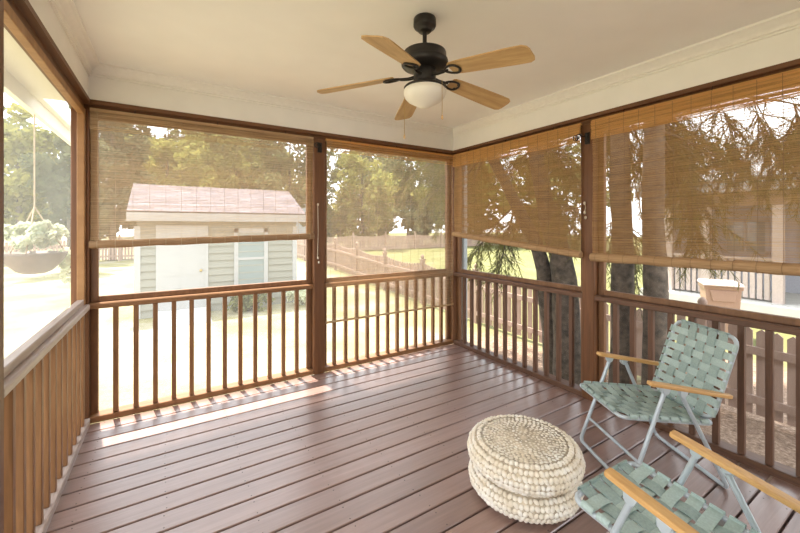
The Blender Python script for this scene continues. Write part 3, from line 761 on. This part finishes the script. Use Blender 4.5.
# ------------------------------------------------------------------ fences
def fence(pts, h, dip, label, skip_first=False, pw=.09, gap=.03):
    t = thing('picket_fence', label, 'fence', (0,0,0))
    pb = None
    for (x, y) in pts:
        z = gz(y); b = MB(); b.box(x-.05, x+.05, y-.05, y+.05, z-.05, z+h, .006)
        b.box(x-.065, x+.065, y-.065, y+.065, z+h, z+h+.03, .004); b.lathe([(0, .15), (.02, .14), (.045, .11), (.05, .08), (.035, .05), (.03, .03)], (x, y, z+h), 10)
        b.build('post', M['fence'], t)
    for (xa, ya), (xb, yb) in zip(pts, pts[1:]):
        A, B = Vector((xa, ya, 0)), Vector((xb, yb, 0)); ln = (B-A).length; d = (B-A)/ln; nrm = Vector((-d.y, d.x, 0)); b = MB()
        q = .055
        while q < ln-.055:
            w = min(pw, ln-.055-q); p = A + d*q; p2 = A + d*(q+w); tt = (q+w/2)/ln
            zb = gz(p.y) + .05; zt = gz(p.y) + h - .04 - dip*4*tt*(1-tt)
            for pa in (0,):
                vs = []
                for nn in (-.009, .009):
                    o = nrm*nn
                    vs += [p+o+Vector((0,0,zb)), p2+o+Vector((0,0,zb)), p2+o+Vector((0,0,zt-.04)), (p+p2)/2+o+Vector((0,0,zt)), p+o+Vector((0,0,zt-.04))]
                b.add(vs, [(0,1,2,3,4), (9,8,7,6,5)] + [(i, 5+i, 5+(i+1)%5, (i+1)%5) for i in range(5)])
            q += pw + gap
        for zr in (.22, h-.36):
            a = A + d*.05 + nrm*.03; c = B - d*.05 + nrm*.03
            b.bar(a + Vector((0,0,gz(ya)+zr)), c + Vector((0,0,gz(yb)+zr)), .04, .085)
        b.build('picket_panel', M['fence'], t)
fence([(5.5, 1.83+1.95*k) for k in range(-2, 10)], 1.12, .10, 'tan scalloped picket fence running along the right side yard')
fence([(-14+2.4*k, 21.6) for k in range(18)], 1.1, .10, 'far tan picket fence across the back of the yard')

# ------------------------------------------------------------------ pines beside the porch
def needles(mb, pts, n, ln, w, spread, droop):
    segs = [(Vector(a), Vector(b)) for a, b in zip(pts, pts[1:])]; tot = sum((b-a).length for a, b in segs)
    for _ in range(n):
        q = R.uniform(.12, 1)*tot
        for a, b in segs:
            l = (b-a).length
            if q <= l: break
            q -= l
        p = a + (b-a)*min(1, q/max(l, 1e-6)); t = (b-a).normalized()
        d = (t*.7 + rnd_dir()*spread + Vector((0,0,-droop))).normalized(); L_ = ln*R.uniform(.6, 1.3)
        sd = d.cross(rnd_dir()).normalized()*w*.5
        mb.add([p-sd, p+sd, p+d*L_+sd*.3, p+d*L_-sd*.3], [(0,1,2,3)])
def pine(name, label, trunks, sprays, group='pines beside the porch', extra=None):
    base = Vector(trunks[0][0][0]); t = thing(name, label, 'tree', (0,0,0), 0, group)
    for path, rad in trunks:
        b = MB(); pp = []; rr = []
        n = 14
        for i in range(n+1):
            q = i/n*(len(path)-1); k = min(int(q), len(path)-2); f = q-k; p = Vector(path[k]).lerp(Vector(path[k+1]), f); r_ = rad[k]+(rad[k+1]-rad[k])*f
            wob = noise.noise(p*1.7)*.02; pp.append(p + Vector((wob, -wob, 0))); rr.append(r_*(1+.06*math.sin(i*2.3)))
        b.tube(pp, rr, 14); b.build('trunk', M['bark'], t)
    br, fo = MB(), MB()
    for (o, e, thick, ntw, nn) in sprays:
        o, e = Vector(o), Vector(e); mid = (o+e)/2 + Vector((0,0,.25*(e-o).length*.5)); path = []
        for i in range(9):
            q = i/8; path.append(o*(1-q)**2 + mid*2*q*(1-q) + e*q*q)
        br.tube(path, [thick*(1-.75*i/8) for i in range(9)], 6)
        for k in range(ntw):
            q = R.uniform(.25, 1.0); i = min(int(q*8), 7); p = path[i].lerp(path[i+1], q*8-i); tg = (path[i+1]-path[i]).normalized()
            d = (tg*.6 + rnd_dir()*.75 + Vector((0,0,-.25))).normalized(); l = R.uniform(.22, .5)
            tw = [p, p + d*l*.5 + Vector((0,0,-.02)), p + d*l + Vector((0,0,-.10-.12*l))]
            br.tube(tw, [.006,.004,.002], 4); needles(fo, tw, nn, .115, .0075, .75, .30)
    if extra:  # unseen overhead needle masses, added to shade the right side yard
        for c, rad, n in extra: 
            for _ in range(n):
                dd = rnd_dir(); p = Vector(c) + Vector((dd.x*rad[0], dd.y*rad[1], dd.z*rad[2]))*R.uniform(.2,1)**.5; d2 = rnd_dir()
                needles(fo, [p, p+d2*.35], 16, .2, .03, .9, .1)
    br.build('branch', M['bark'], t); fo.build('needles', M['needle'], t)
    return t
def up(u, v, d): return at(u, v, d)
# double leaning trunk
A1 = [up(556, 396, 4.75), up(549, 320, 4.75), up(541, 250, 4.75), up(516, 205, 4.8), up(488, 150, 4.9), up(470, 60, 5.1), up(455, -60, 5.3)]
A2 = [up(572, 400, 4.55), up(567, 330, 4.55), up(562, 260, 4.6), up(546, 205, 4.7), up(534, 150, 4.75), up(532, 60, 4.8), up(530, -90, 4.9)]
spA = []
def spray_fan(o, targets, thick=.022, ntw=22, nn=42):
    return [(o, e, thick, ntw, nn) for e in targets]
spA += spray_fan(A1[3], [up(470, 262, 5.6), up(500, 268, 5.0)], .018, 22, 46)
spA += spray_fan(A1[4], [up(418, 215, 6.8), up(440, 225, 6.4), up(432, 190, 6.6), up(405, 182, 7.0), up(462, 215, 5.6)], .025, 26, 46)
spA += spray_fan(A2[3], [up(580, 210, 4.2), up(520, 225, 5.6), up(545, 225, 5.4), up(560, 235, 5.8)], .018, 20, 44)
spA += spray_fan(A2[4], [up(575, 160, 4.4), up(508, 175, 5.4), up(556, 165, 5.6), up(585, 190, 5.6)], .02, 20, 44)
spA += spray_fan(A2[5], [up(480, 130, 5.4), up(560, 120, 4.6), up(520, 110, 5.6), up(540, 135, 5.2)], .02, 22, 44)
spA += spray_fan(A1[5], [up(450, 150, 5.8), up(425, 160, 6.4), up(470, 170, 5.6)], .02, 22, 44)
pine('pine_tree', 'pine with two dark leaning trunks beyond the corner railing', [(A1, [.13,.105,.09,.075,.065,.05,.03]), (A2, [.20,.16,.14,.11,.085,.07,.05])], spA,
     extra=[((3.6,5.0,6.0), (1.5,1.7,1.1), 650)])
B = [up(622, 410, 4.1), up(622, 300, 4.1), up(621, 200, 4.1), up(618, 100, 4.15), up(616, -80, 4.2), up(616, -200, 4.2)]
C = [up(656, 415, 3.75), up(655, 300, 3.75), up(652, 200, 3.8), up(654, 100, 3.8), up(657, -80, 3.9), up(657, -230, 3.9)]
spB = spray_fan(B[3], [up(600, 175, 4.6), up(636, 190, 4.8), up(650, 170, 4.6), up(610, 140, 4.9)], .02, 20, 44) + spray_fan(B[2], [up(636, 260, 4.5), up(640, 300, 4.4), up(606, 268, 4.6)], .01, 12, 40)
spB += spray_fan(B[4], [up(645, 140, 5.0), up(600, 120, 4.6), up(665, 125, 5.2)], .02, 20, 44)
pine('pine_tree', 'straight dark pine trunk just right of the wall post', [(B, [.14,.115,.105,.095,.085,.06])], spB, extra=[((4.9,3.2,5.6), (1.7,1.6,1.1), 750)])
spC = spray_fan(C[3], [up(690, 190, 4.0), up(680, 165, 4.4), up(705, 165, 4.4), up(672, 150, 4.2)], .022, 26, 46)
spC += [(C[3], up(825, 112, 3.7), .022, 10, 30)]
spC += spray_fan(up(655, 130, 3.8), [up(735, 172, 3.9), up(712, 225, 4.0), up(700, 245, 4.1), up(690, 215, 4.2)], .02, 24, 46)
def limb(o, e, q):
    o, e = Vector(o), Vector(e); mid = (o+e)/2 + Vector((0,0,.125*(e-o).length)); return o*(1-q)**2 + mid*2*q*(1-q) + e*q*q
LE = up(825, 112, 3.7)
spC += spray_fan(limb(C[3], LE, .36), [up(745, 170, 4.1), up(730, 160, 4.3)], .006, 22, 46)
spC += spray_fan(limb(C[3], LE, .58), [up(785, 168, 3.9), up(770, 172, 4.2)], .006, 22, 46)
spC += spray_fan(limb(C[3], LE, .82), [up(830, 160, 3.6), up(808, 168, 3.9), up(800, 128, 3.8), up(815, 175, 4.2)], .006, 22, 46)
pine('pine_tree', 'dark pine trunk behind the blind left of the trash bin', [(C, [.13,.108,.10,.092,.085,.06])], spC, extra=[((5.0,.6,5.2), (1.8,1.9,1.1), 900)])

# ------------------------------------------------------------------ trash bin
bn = thing('trash_bin', 'brown wheeled trash bin behind the picket fence', 'bin', (8.88, 2.69, gz(2.69)), math.radians(-62))
bn.scale = (.9, .9, .84)
def frust(mb, w0, d0, w1, d1, z0, z1):
    vs = [(sx*w0/2, sy*d0/2, z0) for sx, sy in ((-1,-1),(1,-1),(1,1),(-1,1))] + [(sx*w1/2, sy*d1/2, z1) for sx, sy in ((-1,-1),(1,-1),(1,1),(-1,1))]
    mb.add(vs, [(3,2,1,0),(4,5,6,7)] + [(i, (i+1)%4, 4+(i+1)%4, 4+i) for i in range(4)])
b = MB(); frust(b, .46, .52, .58, .62, .06, 1.16); frust(b, .62, .66, .63, .67, 1.12, 1.2); b.build('body', M['bin'], bn, bevel=.015)
b = MB(); frust(b, .66, .74, .60, .66, 1.202, 1.27); b.box(-.30, .30, -.42, -.36, 1.2, 1.235); b.build('lid', M['binlid'], bn, bevel=.012)
b = MB(); frust(b, .02, .02, .02, .02, 0, .01); b = MB(); b.prism([(-.22, 1.10), (.22, 1.10), (.17, .86), (-.17, .86)], -.325, -.295, lambda p, a: (p[0], a, p[1])); b.build('front_panel', M['bin'], bn, bevel=.008)
for sx in (-1, 1):
    b = MB(); b.tube([(sx*.26, .26, .12), (sx*.30, .26, .12)], .12, 16); b.build('wheel', M['black'], bn)

# ------------------------------------------------------------------ neighbouring house
hx = 12.0; hg = gz(2)+.33
hs = thing('neighbour_house', 'neighbouring house with white eave and tan porch beyond the bin', 'house', (0,0,0))
b = MB(); b.box(hx+2.2, hx+2.5, -8, 5.2, hg-.6, 2.7); b.box(hx, hx+2.4, 5.0, 5.2, hg-.6, 2.7); b.build('wall', M['hwall'], hs)
b = MB(); b.box(hx-.5, hx+2.5, -8, 5.3, hg-.7, hg); b.build('patio_slab', M['concrete'], hs)
b = MB(); b.box(hx-.12, hx+.1, -8, 5.2, 2.0, 2.35); b.build('porch_beam', M['hbeam'], hs)
b = MB(); b.box(hx-.5, hx+2.5, -8, 5.4, 2.35, 2.40); b.box(hx-.55, hx-.5, -8, 5.4, 2.33, 2.62); b.build('eave', M['white'], hs)
b = MB(); b.prism([(hx-.6, 2.60), (hx-.6, 2.66), (hx+3.2, 4.2), (hx+3.2, 2.60)], -8, 5.5, lambda p, a: (p[0], a, p[1])); b.build('roof', M['white'], hs)
for yy in (4.75, 3.9, 2.55, -.2, -3): 
    b = MB(); b.box(hx-.1, hx+.08, yy-.09, yy+.09, hg, 2.0); b.build('porch_post', M['hpost'], hs)
b = MB(); q = 2.7
while q < 4.7: b.box(hx-.02, hx+.02, q, q+.09, hg+.05, hg+.98); q += .13
b.box(hx-.05, hx+.05, 2.6, 4.7, hg+.98, hg+1.04); b.build('railing', M['hpost'], hs)
for y0, y1, z0, z1 in ((3.2, 4.2, .7, 1.7), (1.2, 2.6, .3, 1.75), (-1.6, -.4, .3, 1.75)):
    b = MB(); X = hx+2.2
    b.box(X-.05, X, y0, y0+.08, z0, z1); b.box(X-.05, X, y1-.08, y1, z0, z1); b.box(X-.05, X, y0, y1, z1-.08, z1); b.box(X-.05, X, y0, y1, z0, z0+.06); b.box(X-.04, X, (y0+y1)/2-.03, (y0+y1)/2+.03, z0, z1)
    w = b.build('window', M['white'], hs); b = MB(); b.box(X-.02, X-.01, y0+.08, y1-.08, z0+.06, z1-.08); b.build('pane', M['glass'], w)
b = MB(); b.box(hx+2.13, hx+2.2, .1, .95, hg, 1.75); b.build('door', M['white'], hs)
# far house glimpsed behind the back fence
fh = at(324, 226, 38)
f2 = thing('distant_house', 'pale blue house glimpsed beside the middle post beyond trees', 'house', (fh.x-2.4, fh.y, 0))
b = MB(); b.box(-3, 2.6, 0, 3, 0, 3.6); b.prism([(-3.0, 3.6), (2.6, 3.6), (-.2, 5.4)], 0, 3, lambda p, a: (p[0], a, p[1])); b.build('wall', simple('pale_blue_siding', (.42,.47,.52), .8, var=.05), f2)
b = MB(); b.prism([(-3.4, 3.4), (-.2, 5.45), (3.0, 3.4), (3.0, 3.6), (-.2, 5.65), (-3.4, 3.6)], -.3, 3.3, lambda p, a: (p[0], a, p[1])); b.build('roof', M['white'], f2)

# downspout at the corner
b = MB(); b.box(3.215, 3.275, 3.57, 3.64, gz(3.6), 2.6, .006); b.box(3.205, 3.285, 3.56, 3.65, 1.5, 1.54, .003)
tag(b.build('downspout', simple('pale_blue_grey_metal', (.50,.56,.58), .5)), 'pale grey downspout just outside the far corner', 'downspout')

# hanging planter outside the left screen
pl = thing('hanging_planter', 'brown hanging planter with pale leafy plant outside left screen', 'planter', (-.86, 3.79, 1.145))
b = MB(); b.lathe([(0, 0), (.06, .002), (.10, .02), (.15, .075), (.185, .14), (.19, .16), (.18, .16), (.17, .145), (0, .13)], n=32); b.build('bowl', M['pot'], pl)
b = MB()
for k in range(3):
    a = 2*PI*k/3+.5; b.tube([(.18*math.cos(a), .18*math.sin(a), .155), (.0, 0, .50)], .005, 6)
b.tube([(0,0,.49), (0,0,1.288)], .005, 6); b.build('hanger', M['rope'], pl)
b = MB(); leaf_cloud(b, (0,0,.285), (.21,.21,.085), 2200, .036, nh=60, hollow=.1)
for k in range(6):
    a = R.uniform(.2, 2.2); r0 = .19
    for i in range(22):
        q = R.random(); p = Vector((r0*math.cos(a)*(1+.12*q), r0*math.sin(a)*(1+.12*q), .17 - q*R.choice((.12,.2,.26)))); aa = rnd_dir(); b.quad(p + rnd_dir()*.02, aa*.02, aa.orthogonal().normalized()*.014)
b.build('plant', M['leaf_pale'], pl)

# ------------------------------------------------------------------ light
w = bpy.data.worlds.new('World'); scene.world = w; w.use_nodes = True; nt = w.node_tree; nt.nodes.clear()
wo = N(nt, 'ShaderNodeOutputWorld'); bg = N(nt, 'ShaderNodeBackground'); bg.inputs['Strength'].default_value = 1.25
tc = N(nt, 'ShaderNodeTexCoord'); sp = N(nt, 'ShaderNodeSeparateXYZ'); L(nt, tc.outputs['Generated'], sp.inputs[0])
L(nt, ramp(nt, sp.outputs['Z'], [(0, (1.0,1.0,1.0)), (.35, (.92,.96,1.0)), (1, (.75,.87,1.0))]), bg.inputs['Color']); L(nt, bg.outputs[0], wo.inputs[0])
sd = bpy.data.lights.new('sun', 'SUN'); sd.energy = 4.2; sd.color = (1,.94,.85); sd.angle = math.radians(.6)
so = bpy.data.objects.new('sun', sd); COL.objects.link(so)
so.rotation_euler = Vector((-.055, .32, 1)).to_track_quat('Z', 'Y').to_euler()

# ------------------------------------------------------------------ camera
cd = bpy.data.cameras.new('camera'); cd.sensor_width = 36; cd.lens = 36*F/800; cd.shift_y = -(266.5-HZ)/800; cd.clip_start = .02; cd.clip_end = 300
co = bpy.data.objects.new('camera', cd); COL.objects.link(co); co.location = (0,0,EYE); co.rotation_euler = (PI/2, 0, -YAW)
scene.camera = co
vs = scene.view_settings; scene.display_settings.display_device = 'sRGB'; vs.view_transform = 'Standard'; vs.look = 'None'; vs.gamma = 1; vs.use_curve_mapping = False
vs.exposure = 1.95
cy = scene.cycles; cy.use_denoising = True; cy.max_bounces = 10; cy.diffuse_bounces = 6; cy.transparent_max_bounces = 24; cy.sample_clamp_indirect = 8
